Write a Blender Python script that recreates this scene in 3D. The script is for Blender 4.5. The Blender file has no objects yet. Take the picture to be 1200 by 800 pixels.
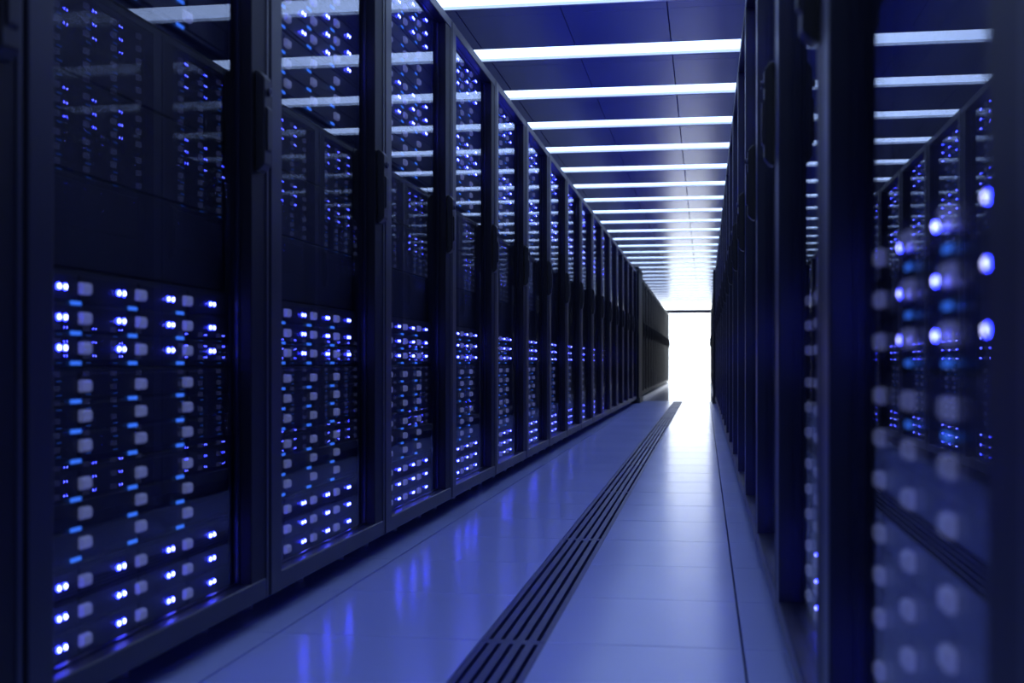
import bpy, bmesh, math
from mathutils import Vector, Matrix

S = bpy.context.scene
COL = S.collection
PI = math.pi

# ------------------------------------------------------------------ layout
CAM_Z = 0.70
XL, XR = -1.159, 0.175          # front planes of the two rows of racks
PITCH = 1.2                     # one rack per 1.2 m
YL, YR = 0.75, 0.69             # where the first rack of each row begins
N_GLASS = 17                    # glass-door racks per row
N_SOLID = 15                    # solid-door racks beyond the column
CEIL = 2.71
Y_END = 41.75
Y_BACK = -1.6
WL, WR = -2.35, 1.40            # side walls
TOP = 2.29                      # top of the racks

# ------------------------------------------------------------------ materials
MATS = {}
def new_mat(name):
    m = bpy.data.materials.new(name); m.use_nodes = True
    MATS[name] = m
    return m, m.node_tree.nodes, m.node_tree.links

def pbr(name, col, rough=0.5, metal=0.0, spec=0.5, noise=None, rnoise=0.0, bump=0.0, bscale=200, coat=0.0):
    m, n, l = new_mat(name)
    b = n['Principled BSDF']
    b.inputs['Base Color'].default_value = (*col, 1)
    b.inputs['Roughness'].default_value = rough
    b.inputs['Metallic'].default_value = metal
    b.inputs['Specular IOR Level'].default_value = spec
    b.inputs['Coat Weight'].default_value = coat
    tc = n.new('ShaderNodeTexCoord')
    if noise:
        t = n.new('ShaderNodeTexNoise'); t.inputs['Scale'].default_value = noise[0]; t.inputs['Detail'].default_value = 5
        l.new(tc.outputs['Object'], t.inputs['Vector'])
        mx = n.new('ShaderNodeMix'); mx.data_type = 'RGBA'
        k = noise[1]
        mx.inputs[6].default_value = (*[c*(1-k) for c in col], 1)
        mx.inputs[7].default_value = (*[min(1, c*(1+k)) for c in col], 1)
        l.new(t.outputs['Fac'], mx.inputs[0]); l.new(mx.outputs[2], b.inputs['Base Color'])
        if rnoise:
            r = n.new('ShaderNodeMapRange')
            r.inputs['To Min'].default_value = rough - rnoise; r.inputs['To Max'].default_value = rough + rnoise
            l.new(t.outputs['Fac'], r.inputs['Value']); l.new(r.outputs[0], b.inputs['Roughness'])
    if bump:
        t2 = n.new('ShaderNodeTexNoise'); t2.inputs['Scale'].default_value = bscale
        l.new(tc.outputs['Object'], t2.inputs['Vector'])
        bp = n.new('ShaderNodeBump'); bp.inputs['Strength'].default_value = bump; bp.inputs['Distance'].default_value = 0.001
        l.new(t2.outputs['Fac'], bp.inputs['Height']); l.new(bp.outputs[0], b.inputs['Normal'])
    return m

def emit(name, col, strength):
    m, n, l = new_mat(name)
    n.remove(n['Principled BSDF'])
    e = n.new('ShaderNodeEmission'); e.inputs[0].default_value = (*col, 1); e.inputs[1].default_value = strength
    l.new(e.outputs[0], n['Material Output'].inputs['Surface'])
    return m

M_RACK = pbr('rack_black_paint', (0.017, 0.018, 0.026), 0.36, 0.0, 0.5, noise=(9, .15), rnoise=.04, bump=.08, bscale=350)
M_DOOR = pbr('door_black_paint', (0.015, 0.017, 0.030), 0.38, 0.0, 0.5, noise=(7, .12), rnoise=.04, bump=.06, bscale=400)
M_BAND = pbr('door_black_band', (0.009, 0.009, 0.014), 0.5, 0.0, 0.25)
M_SOLID = pbr('solid_door_black', (0.007, 0.011, 0.020), 0.5, 0.0, 0.2)
M_HANDLE = pbr('handle_black_plastic', (0.012, 0.012, 0.014), 0.45, bump=.1, bscale=500)
M_LOCK = pbr('lock_steel', (0.14, 0.14, 0.17), 0.35, 0.9)
M_CHAS = pbr('server_black_steel', (0.022, 0.022, 0.030), 0.52, 0.0, 0.3, noise=(20, .2))
M_BLANK = pbr('blanking_panel_black', (0.010, 0.010, 0.015), 0.6)
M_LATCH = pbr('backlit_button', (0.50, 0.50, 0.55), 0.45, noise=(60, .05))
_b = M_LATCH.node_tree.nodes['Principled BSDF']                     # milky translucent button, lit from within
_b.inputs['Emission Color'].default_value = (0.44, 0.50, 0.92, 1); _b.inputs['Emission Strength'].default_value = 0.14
M_FOOT = pbr('foot_steel', (0.25, 0.27, 0.35), 0.3, 0.8)
M_FLOOR = pbr('floor_tile_pale', (0.51, 0.58, 0.98), 0.18, 0.0, 0.5, noise=(1.3, .05), rnoise=.03)
M_FLOOR2 = pbr('floor_polished_resin', (0.34, 0.38, 0.75), 0.08, 0.0, 0.6, noise=(2, .04))
M_GAP = pbr('floor_gap_dark', (0.012, 0.012, 0.02), 0.7)
M_GRILLE = pbr('grille_dark_metal', (0.030, 0.038, 0.17), 0.36, 0.0, noise=(12, .15))
M_GRFRAME = pbr('grille_frame_metal', (0.04, 0.045, 0.10), 0.4, 0.4)
M_CEIL = pbr('ceiling_panel_blue', (0.26, 0.30, 0.74), 0.24, 0.0, 0.5, noise=(1.1, .10), rnoise=.03)
M_CJOINT = pbr('ceiling_joint_dark', (0.01, 0.01, 0.02), 0.7)
M_WALL = pbr('wall_dark_paint', (0.05, 0.055, 0.11), 0.6, noise=(3, .1))
M_TRIM = pbr('trim_dark_paint', (0.016, 0.018, 0.022), 0.5)
M_KERB = pbr('kerb_pale', (0.30, 0.33, 0.45), 0.35)
M_LFRAME = pbr('light_trough_white', (0.75, 0.78, 0.85), 0.45)
M_LED = emit('led_white_core', (0.62, 0.66, 1.0), 11.0)
M_RIM = emit('led_blue_rim', (0.012, 0.02, 1.0), 85.0)
M_DASH = emit('dash_blue', (0.045, 0.19, 1.0), 1.15)
M_BAR = emit('light_diffuser', (0.45, 0.61, 1.0), 3.4)
M_END = emit('bright_daylight_glass', (0.86, 0.93, 1.0), 3.6)

def glass_mat():
    m, n, l = new_mat('door_glass_clear')
    n.remove(n['Principled BSDF'])
    fr = n.new('ShaderNodeFresnel')
    geo = n.new('ShaderNodeNewGeometry')
    mixv = n.new('ShaderNodeMix'); mixv.data_type = 'FLOAT'
    mixv.inputs[2].default_value = 1.56; mixv.inputs[3].default_value = 1/1.56
    l.new(geo.outputs['Backfacing'], mixv.inputs[0]); l.new(mixv.outputs[0], fr.inputs['IOR'])
    inv = n.new('ShaderNodeMath'); inv.operation = 'SUBTRACT'; inv.inputs[0].default_value = 1
    l.new(geo.outputs['Backfacing'], inv.inputs[1])
    mul = n.new('ShaderNodeMath'); mul.operation = 'MULTIPLY'
    l.new(fr.outputs[0], mul.inputs[0]); l.new(inv.outputs[0], mul.inputs[1])
    tr = n.new('ShaderNodeBsdfTransparent'); tr.inputs[0].default_value = (0.93, 0.94, 0.98, 1)
    gl = n.new('ShaderNodeBsdfAnisotropic'); gl.inputs['Roughness'].default_value = 0.0
    gl.inputs[0].default_value = (0.95, 0.97, 1, 1)
    mx = n.new('ShaderNodeMixShader')
    l.new(mul.outputs[0], mx.inputs[0]); l.new(tr.outputs[0], mx.inputs[1]); l.new(gl.outputs[0], mx.inputs[2])
    l.new(mx.outputs[0], n['Material Output'].inputs['Surface'])
    return m
M_GLASS = glass_mat()

# ------------------------------------------------------------------ mesh helpers
class MB:
    """collects shapes, builds one mesh; sx = -1 mirrors x"""
    def __init__(self, sx=1):
        self.bm = bmesh.new(); self.sx = sx; self.mats = []
    def mi(self, m):
        if m not in self.mats: self.mats.append(m)
        return self.mats.index(m)
    def box(self, x0, x1, y0, y1, z0, z1, m, bev=0.0, seg=1):
        r = bmesh.ops.create_cube(self.bm, size=1.0)
        vs = r['verts']
        for v in vs:
            v.co = Vector((x0 + (v.co.x + .5)*(x1-x0), y0 + (v.co.y + .5)*(y1-y0), z0 + (v.co.z + .5)*(z1-z0)))
        i = self.mi(m)
        fs = set(f for v in vs for f in v.link_faces)
        for f in fs: f.material_index = i
        if bev > 0:
            es = list(set(e for f in fs for e in f.edges))
            bmesh.ops.bevel(self.bm, geom=es, offset=bev, segments=seg, affect='EDGES', profile=.5, material=-1)
    def prism_yz(self, pts, x0, x1, m, bev=0.0):
        """outline in (y,z), extruded along x"""
        a = [self.bm.verts.new((x0, p[0], p[1])) for p in pts]
        b = [self.bm.verts.new((x1, p[0], p[1])) for p in pts]
        self._close(a, b, m, bev)
    def prism_xz(self, pts, y0, y1, m, bev=0.0):
        a = [self.bm.verts.new((p[0], y0, p[1])) for p in pts]
        b = [self.bm.verts.new((p[0], y1, p[1])) for p in pts]
        self._close(a, b, m, bev)
    def _close(self, a, b, m, bev):
        i = self.mi(m); fs = []
        n = len(a)
        fs.append(self.bm.faces.new(a)); fs.append(self.bm.faces.new(list(reversed(b))))
        for k in range(n):
            fs.append(self.bm.faces.new((a[k], b[k], b[(k+1) % n], a[(k+1) % n])))
        for f in fs: f.material_index = i
        if bev > 0:
            es = list(set(e for f in fs for e in f.edges))
            bmesh.ops.bevel(self.bm, geom=es, offset=bev, segments=1, affect='EDGES', profile=.5)
    def dome_x(self, x, y, z, r, h, m, n=8, rings=2, ry=None, rim=None):
        """round lens that bulges towards -x"""
        ry = ry or r
        ic = self.mi(m); ir = self.mi(rim or m); prev = None
        for k in range(rings):
            t = (0, .70, 1.1)[k]
            i = ir if k == 1 else ic
            ring = [self.bm.verts.new((x - h*math.sin(t), y + ry*math.cos(t)*math.cos(a), z + r*math.cos(t)*math.sin(a)))
                    for a in [2*PI*j/n for j in range(n)]]
            if prev:
                for j in range(n):
                    self.bm.faces.new((prev[j], prev[(j+1) % n], ring[(j+1) % n], ring[j])).material_index = i
            prev = ring
        c = self.bm.verts.new((x - h, y, z)); i = ic
        for j in range(n):
            self.bm.faces.new((prev[j], prev[(j+1) % n], c)).material_index = i
    def cyl(self, p, r0, r1, h, axis, m, n=16, bev=0.0):
        r = bmesh.ops.create_cone(self.bm, cap_ends=True, segments=n, radius1=r0, radius2=r1, depth=h)
        rot = {'z': Matrix(), 'x': Matrix.Rotation(PI/2, 4, 'Y'), 'y': Matrix.Rotation(PI/2, 4, 'X')}[axis]
        mt = Matrix.Translation(p) @ rot
        bmesh.ops.transform(self.bm, matrix=mt, verts=r['verts'])
        i = self.mi(m)
        for f in set(f for v in r['verts'] for f in v.link_faces): f.material_index = i
    def mesh(self, name, recalc=True):
        bm = self.bm
        if self.sx < 0:
            for v in bm.verts: v.co.x = -v.co.x
        if recalc: bmesh.ops.recalc_face_normals(bm, faces=bm.faces)
        me = bpy.data.meshes.new(name)
        bm.to_mesh(me); bm.free()
        for m in self.mats: me.materials.append(m)
        return me

def link(name, me, parent=None, loc=(0, 0, 0)):
    o = bpy.data.objects.new(name, me); COL.objects.link(o)
    o.location = loc
    if parent: o.parent = parent
    return o
def empty(name, loc):
    o = bpy.data.objects.new(name, None); COL.objects.link(o); o.location = loc
    o.empty_display_size = .05
    return o
def tag(o, label, cat, group=None):
    o['label'] = label; o['category'] = cat
    if group: o['group'] = group
def struct(o):
    o['kind'] = 'structure'
    return o

ORD = ['first', 'second', 'third', 'fourth', 'fifth', 'sixth', 'seventh', 'eighth', 'ninth', 'tenth', 'eleventh',
       'twelfth', 'thirteenth', 'fourteenth', 'fifteenth', 'sixteenth', 'seventeenth', 'eighteenth', 'nineteenth',
       'twentieth', 'twenty-first', 'twenty-second', 'twenty-third', 'twenty-fourth', 'twenty-fifth', 'twenty-sixth',
       'twenty-seventh', 'twenty-eighth', 'twenty-ninth', 'thirtieth', 'thirty-first', 'thirty-second',
       'thirty-third', 'thirty-fourth', 'thirty-fifth', 'thirty-sixth']

# ------------------------------------------------------------------ rack parts
# local frame: x = depth into the rack (0 = front plane of the door), y = along the aisle, z = height
def rack_meshes(sx):
    R = {}
    # cabinet body
    b = MB(sx)
    b.box(.058, 1.02, .004, .022, .07, TOP-.002, M_RACK)
    b.box(.058, 1.02, 1.178, 1.196, .07, TOP-.002, M_RACK)
    b.box(.058, 1.02, .022, 1.178, TOP-.016, TOP-.002, M_RACK)
    b.box(.058, 1.02, .022, 1.178, .07, .107, M_RACK)
    b.box(1.0, 1.02, .022, 1.178, .107, TOP-.016, M_RACK)
    b.box(.30, .95, .03, 1.17, .012, .07, M_RACK)                    # recessed plinth
    b.box(.064, .10, .022, .054, .107, TOP-.016, M_RACK, .002)       # mounting posts
    b.box(.064, .10, 1.126, 1.178, .107, TOP-.016, M_RACK, .002)
    b.box(.90, .93, .022, .054, .107, TOP-.016, M_RACK)
    b.box(.90, .93, 1.126, 1.178, .107, TOP-.016, M_RACK)
    R['body'] = b.mesh('cabinet_body')
    b = MB(sx)
    b.box(.095, .85, .055, 1.125, 1.478, 1.491, M_RACK)
    R['shelf'] = b.mesh('shelf')
    b = MB(sx)
    for k in range(3):
        z0 = .889 + k*.196
        b.box(.094, .104, .058, 1.104, z0, z0+.193, M_BLANK, .002)
    R['blank'] = b.mesh('blanking_panel')
    b = MB(sx)
    b.cyl((.13, 0, .057), .012, .012, .026, 'z', M_FOOT, 12)
    b.cyl((.13, 0, .022), .020, .018, .044, 'z', M_FOOT, 16)
    R['foot'] = b.mesh('foot')
    # door frame with a moulded outer edge
    b = MB(sx)
    zb, zt = .07, TOP
    b.box(0, .052, .008, .094, zb, zt, M_DOOR, .004, 2)
    b.box(0, .052, 1.172, 1.192, zb, zt, M_DOOR, .003, 2)
    b.box(.003, .052, 1.070, 1.172, zb+.02, zt-.02, M_BAND, .002)
    b.box(.0005, .052, .084, 1.174, zt-.045, zt-.0005, M_DOOR, .003)
    b.box(.0005, .052, .084, 1.174, zb+.0005, zb+.055, M_DOOR, .003)
    b.box(.036, .044, .092, .100, zb+.055, zt-.045, M_DOOR, .001)     # glazing bead
    b.box(.036, .044, 1.062, 1.072, zb+.055, zt-.045, M_DOOR, .001)
    b.box(.036, .044, .092, 1.072, zt-.050, zt-.045, M_DOOR)
    b.box(.036, .044, .092, 1.072, zb+.055, zb+.060, M_DOOR)
    R['door'] = b.mesh('door')
    b = MB(sx)
    b.box(.027, .033, .080, 1.078, zb+.050, zt-.040, M_GLASS)
    R['glass'] = b.mesh('glass_pane')
    # solid door (ribbed) for the racks beyond the column
    b = MB(sx)
    b.box(0, .052, .004, .088, .10, zt, M_SOLID, .004, 2)
    b.box(0, .052, 1.112, 1.196, .10, zt, M_SOLID, .004, 2)
    b.box(.0005, .052, .084, 1.116, zt-.06, zt-.0005, M_SOLID, .003)
    b.box(.0005, .052, .084, 1.116, .1005, .17, M_SOLID, .003)
    b.box(.022, .034, .080, 1.12, .16, zt-.05, M_SOLID)
    for k in range(9):
        y = .16 + k*.11
        b.box(.014, .024, y, y+.035, .18, zt-.07, M_SOLID, .003)
    R['solid'] = b.mesh('solid_door')
    # handle: long tapered lever housing
    b = MB(sx)
    z0, z1 = 1.20, 1.465
    b.prism_xz([(0, z0), (-.012, z0+.003), (-.026, z0+.020), (-.026, z1-.020), (-.012, z1-.003), (0, z1)], 1.086, 1.140, M_HANDLE, .003)
    b.prism_xz([(-.024, z0+.05), (-.032, z0+.058), (-.032, z1-.10), (-.024, z1-.092)], 1.096, 1.130, M_HANDLE, .002)
    R['handle'] = b.mesh('handle')
    b = MB(sx)
    b.cyl((-.028, 1.113, z1-.055), .011, .010, .012, 'x', M_LOCK, 16)
    b.box(-.036, -.032, 1.1115, 1.1145, z1-.061, z1-.049, M_HANDLE)
    R['lock'] = b.mesh('lock')
    return R

# ------------------------------------------------------------------ server parts
LED_Y = [.252, .4955, .739, .982]
LAT_Y = [.087, .332, .577, .822]
ROWS = [.0595, 0, -.0595]
SH = .1945
def chassis(b, detail):
    b.box(.078, .80, .058, 1.100, .0, SH-.002, M_CHAS, .002 if detail else 0)
    for r in ROWS:                                                    # a row of four drive sleds
        zc = SH/2 + r
        for k in range(4):
            y0 = .062 + k*.2585
            b.box(.0745, .079, y0, y0+.254, zc-.0265, zc+.0265, M_CHAS, .0015 if detail else 0)
    if detail:
        for y0 in (.0585, 1.0955):
            b.box(.070, .079, y0, y0+.003, .01, SH-.012, M_CHAS)  # ears
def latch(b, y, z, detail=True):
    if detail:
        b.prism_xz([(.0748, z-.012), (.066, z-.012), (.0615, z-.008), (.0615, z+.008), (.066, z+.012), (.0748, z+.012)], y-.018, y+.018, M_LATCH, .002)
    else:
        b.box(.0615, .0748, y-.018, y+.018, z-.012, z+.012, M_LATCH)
def led(b, y, z, n=10, rings=2):
    for s in (-1, 1):
        b.dome_x(.0744, y + s*.0120, z - s*.0, .0060, .0042, M_LED, n, rings, None, M_RIM)
def dash(b, y, z):
    b.box(.0725, .0744, y-.020, y+.020, z-.0038, z+.0038, M_DASH)

def server_meshes(sx):
    R = {}
    b = MB(sx); chassis(b, True); R['chassis'] = b.mesh('chassis')
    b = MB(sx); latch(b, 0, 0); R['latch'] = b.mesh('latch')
    b = MB(sx); led(b, 0, 0); R['led'] = b.mesh('status_light')
    b = MB(sx); dash(b, 0, 0); R['dash'] = b.mesh('activity_light')
    for lit, nd in ((0, 3), (1, 3), (1, 0)):
        b = MB(sx); chassis(b, False)
        for q, r in enumerate(ROWS):
            z = SH/2 + r
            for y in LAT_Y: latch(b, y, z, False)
            if q < nd:
                for y in LED_Y[:3]: dash(b, y+.052, z-.030)
            if lit:
                for y in LED_Y: led(b, y, z, 6, 2)
        R['far%d%d' % (lit, nd)] = b.mesh('storage_server')
    return R

LEVELS = [(.789, 1, 'top', 'lower'), (.594, 0, 'second', 'lower'), (.3995, 0, 'third', 'lower'), (.205, 1, 'bottom', 'lower'),
          (2.174, 1, 'top', 'upper'), (1.9795, 0, 'second', 'upper'), (1.785, 1, 'third', 'upper'), (1.5905, 0, 'bottom', 'upper')]

def face(o, side):
    if side == 'right':                                              # turned round to face the left row
        o.location.y += PITCH; o.rotation_euler.z = PI
    return o

def place_rack(x, y, R, side, i, detail):
    root = face(empty('server_rack', (x, y, 0)), side)
    tag(root, 'black server rack with clear glass door, %s from the camera in the %s row' % (ORD[i], side),
        'server rack', 'glass-door server racks in the %s row' % side)
    link('cabinet_body', R['body'], root)
    link('shelf', R['shelf'], root)
    link('blanking_panel', R['blank'], root)
    for fy in (.16, .60, 1.04): link('foot', R['foot'], root, (0, fy, 0))
    d = link('door', R['door'], root)
    g = link('glass_pane', R['glass'], d)
    h = link('handle', R['handle'], d)
    link('lock', R['lock'], d)

def place_server(x, y, z, lit, pos, stack, R, side, i, detail):
    z0 = z - SH/2
    if side == 'right': y -= .02
    nd = 3                                                            # rows that show small blue dashes
    if stack == 'lower':
        if pos == 'bottom': nd = 0
        elif side == 'right' and detail: nd = {'top': 3, 'second': 1, 'third': 0}[pos]
    if lit: lab = 'storage server with lit white-blue lights, %s of %s stack, %s rack of %s row' % (pos, stack, ORD[i], side)
    elif nd == 0: lab = 'storage server with pale buttons only, %s of %s stack, %s rack of %s row' % (pos, stack, ORD[i], side)
    else: lab = 'storage server with small blue dashes only, %s of %s stack, %s rack of %s row' % (pos, stack, ORD[i], side)
    grp = 'storage servers stacked in the racks of the %s row' % side
    if not detail:
        o = face(link('storage_server', R['far%d%d' % (lit, nd)], None, (x, y, z0)), side); tag(o, lab, 'server', grp)
        return
    root = face(empty('storage_server', (x, y, z0)), side); tag(root, lab, 'server', grp)
    link('chassis', R['chassis'], root)
    for q, r in enumerate(ROWS):
        zz = SH/2 + r
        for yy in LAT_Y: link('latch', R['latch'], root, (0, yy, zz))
        for yy in LED_Y[:3] if q < nd else ():
            link('activity_light', R['dash'], root, (0, yy+.052, zz-.030))
        if lit:
            for yy in LED_Y: link('status_light', R['led'], root, (0, yy, zz))

for side, X, Y0, sx in (('left', XL, YL, -1), ('right', XR, YR, 1)):
    if side == 'left': RM, SM = rack_meshes(-1), server_meshes(-1)
    near = range(1, 5) if side == 'left' else range(0, 2)
    for i in range(N_GLASS):
        y = Y0 + i*PITCH
        place_rack(X, y, RM, side, i, i in near)
        for z, lit, pos, stack in LEVELS:
            place_server(X, y, z, lit, pos, stack, SM, side, i, i in near)
    yc = Y0 + N_GLASS*PITCH
    # dark column between the two blocks of racks
    b = MB(sx)
    b.box(-.035, .45, .03, 1.15, 0, CEIL-.35 if side == 'left' else TOP, M_SOLID, .006, 2)
    b.box(-.05, .46, .02, 1.16, 0, .10, M_TRIM, .005)
    b.box(-.045, .455, .025, 1.155, TOP+.0, TOP+.03, M_TRIM, .004) if side == 'left' else None
    struct(link('pillar', b.mesh('pillar'), None, (X, yc, 0)))
    y2 = yc + 1.2
    n2 = N_SOLID
    for i in range(n2):
        y = y2 + i*PITCH
        root = face(empty('server_rack', (X, y, 0)), side)
        tag(root, 'distant black rack with closed solid door, %s beyond the column in the %s row' % (ORD[i], side),
            'server rack', 'solid-door racks beyond the column in the %s row' % side)
        link('cabinet_body', RM['body'], root)
        for fy in (.16, .60, 1.04): link('foot', RM['foot'], root, (0, fy, 0))
        d = link('door', RM['solid'], root)
        link('handle', RM['handle'], d); link('lock', RM['lock'], d)
    # kerb in front of the second block
    b = MB(sx)
    b.box(-.02, .10, 0, n2*PITCH, 0, .062, M_KERB, .006, 2)
    ob = struct(link('trim_%d' % (1 if side == 'left' else 2), b.mesh('kerb'), None, (X, y2, 0)))

# ------------------------------------------------------------------ floor
V0, V1 = -.5595, -.3935          # grille channel
JL, JR = -1.093, .0917           # long joints
Y_F = 22.55                      # end of the tiled part
b = MB()
b.box(WL, WR, Y_BACK, Y_F, -.12, -.045, M_GAP)
y = .03 - .6*3
rows = []
while y < Y_F - .01:
    rows.append((y, min(y+.6, Y_F))); y += .6
g, c = .003, .0018
for (a, e) in rows:
    for (x0, x1) in ((WL, JL-g), (JL+g, V0-.001), (V1+.001, JR-g), (JR+g, WR)):
        b.box(x0, x1, a+c, e-c, -.045, 0, M_FLOOR)
fl = struct(link('floor', b.mesh('floor')))
b = MB()
b.box(WL, WR, Y_F, Y_END+.2, -.12, 0, M_FLOOR2)
struct(link('floor', b.mesh('floor_resin')))

# floor grilles: 1.8 m long segments, five slats each
gy = 3.03 - 1.8*3
gi = 0
def grille_mesh(L):
    f = MB()
    W = V1 - V0
    f.box(0, .017, 0, L, -.04, -.001, M_GRILLE, .001)
    f.box(W-.017, W, 0, L, -.04, -.001, M_GRILLE, .001)
    f.box(.017, W-.017, 0, .020, -.04, -.001, M_GRILLE)
    f.box(.017, W-.017, L-.020, L, -.04, -.001, M_GRILLE)
    n, gap = 4, .0098
    sw = (W - .034 - 5*gap)/n
    s = MB(); s.box(-sw/2, sw/2, .020, L-.020, -.03, -.001, M_GRILLE, .001)
    return f.mesh('frame'), s.mesh('slat'), [.017 + gap + sw/2 + k*(sw+gap) for k in range(n)]
fm, sm, xs = grille_mesh(1.797)
NG = ['first', 'second', 'third', 'fourth', 'fifth', 'sixth', 'seventh', 'eighth', 'ninth', 'tenth', 'eleventh', 'twelfth', 'thirteenth']
vis = 0
while gy + 1.8 < Y_F + .3:
    if gy + 1.8 > 1.0:
        r = empty('floor_grille', (V0, gy, 0))
        tag(r, 'long dark slatted grille set in the pale floor, %s counting away from the camera' % NG[vis], 'floor grille', 'grilles along the aisle floor')
        link('frame', fm, r)
        for x in xs: link('slat', sm, r, (x, 0, 0))
        vis += 1
    gy += 1.8

# ------------------------------------------------------------------ ceiling and its lights
B0, BW = 7.70, .335               # near edge of one light slot, width of the slot
slots = []
k = -7
while True:
    y = B0 + 1.2*k
    if y > Y_END - .5: break
    if y > Y_BACK + .2: slots.append(y)
    k += 1
b = MB()
b.box(WL, WR, Y_BACK, Y_END+.2, CEIL+.10, CEIL+.14, M_CJOINT)
edges = [Y_BACK] + [v for s in slots for v in (s, s+BW)] + [Y_END+.2]
cj = .0028
XJ = [WL, -2.009, -1.409, -.809, -.209, .391, .991, WR]
for q in range(0, len(edges), 2):
    a, e = edges[q], edges[q+1]
    cuts = [a, e]
    if q > 0 and e - a > .3: cuts = [a, a+.13, e]
    for w in range(len(cuts)-1):
        for j in range(len(XJ)-1):
            b.box(XJ[j]+cj, XJ[j+1]-cj, cuts[w]+(.001 if w else 0), cuts[w+1]-(.001 if w+2 < len(cuts) else 0), CEIL, CEIL+.05, M_CEIL, .0012)
struct(link('ceiling', b.mesh('ceiling')))
# one light: a shallow white trough with a glowing diffuser
LX0, LX1 = WL+.01, WR-.01
f = MB()
t = .004
f.box(LX0, LX1, .001, t, CEIL+.0005, CEIL+.055, M_LFRAME)
f.box(LX0, LX1, BW-t-.02, BW-.001, CEIL+.0005, CEIL+.055, M_LFRAME)
f.box(LX0, LX0+t, t, BW-t, CEIL+.0005, CEIL+.055, M_LFRAME)
f.box(LX1-t, LX1, t, BW-t, CEIL+.0005, CEIL+.055, M_LFRAME)
f.box(LX0, LX1, .001, BW-.001, CEIL+.055, CEIL+.062, M_LFRAME)
fm = f.mesh('trough')
d_ = MB(); d_.box(LX0+t+.001, LX1-t-.001, t+.001, BW-t-.021, CEIL+.018, CEIL+.030, M_BAR)
dm = d_.mesh('diffuser')
nv = 0
for s in slots:
    r = empty('ceiling_light', (0, s, 0))
    tag(r, 'long white ceiling light bar across the aisle, %s counting away from the camera' % ORD[nv], 'ceiling light', 'ceiling light bars above the aisle')
    link('trough', fm, r); link('diffuser', dm, r)
    nv += 1

# ------------------------------------------------------------------ walls and the bright end of the aisle
def wallbox(name, *a, m=M_WALL):
    b = MB(); b.box(*a, m); return struct(link(name, b.mesh(name)))
wallbox('wall_left', WL-.12, WL, Y_BACK-.12, Y_END+.2, -.12, CEIL+.14)
wallbox('wall_right', WR, WR+.12, Y_BACK-.12, Y_END+.2, -.12, CEIL+.14)
wallbox('wall_back', WL, WR, Y_BACK-.12, Y_BACK, -.12, CEIL+.14)
b = MB(); b.box(WL, WR, Y_END, Y_END+.04, 0.0, CEIL, M_END)
struct(link('window_1', b.mesh('window_1')))
b = MB()
b.box(WL, WR, Y_END-.05, Y_END-.002, 2.38, 2.50, M_TRIM, .003)
struct(link('trim_3', b.mesh('transom')))

# ------------------------------------------------------------------ world, camera, view
w = bpy.data.worlds.new('world'); S.world = w; w.use_nodes = True
w.node_tree.nodes['Background'].inputs[0].default_value = (.02, .03, .08, 1)
w.node_tree.nodes['Background'].inputs[1].default_value = .1

cd = bpy.data.cameras.new('camera')
cam = bpy.data.objects.new('camera', cd); COL.objects.link(cam)
cam.location = (0, 0, CAM_Z)
cam.rotation_euler = (PI/2, 0, math.atan(226/1429))
cd.sensor_width = 36
cd.lens = 36*1429/1200
cd.shift_y = 25/1200
cd.clip_start = .02; cd.clip_end = 200
cd.dof.use_dof = True
cd.dof.focus_distance = 6.5
cd.dof.aperture_fstop = 3.3
S.camera = cam

S.view_settings.view_transform = 'Standard'
S.view_settings.look = 'None'
S.view_settings.gamma = 1
S.view_settings.use_curve_mapping = False
S.view_settings.exposure = 0
cy = S.cycles
cy.max_bounces = 8; cy.diffuse_bounces = 4; cy.glossy_bounces = 6; cy.transmission_bounces = 4
cy.transparent_max_bounces = 24
cy.sample_clamp_indirect = 6
cy.use_light_tree = True
cy.use_denoising = True
cy.denoiser = 'OPENIMAGEDENOISE'
cy.denoising_input_passes = 'RGB_ALBEDO_NORMAL'
cy.caustics_reflective = True
cy.blur_glossy = .3
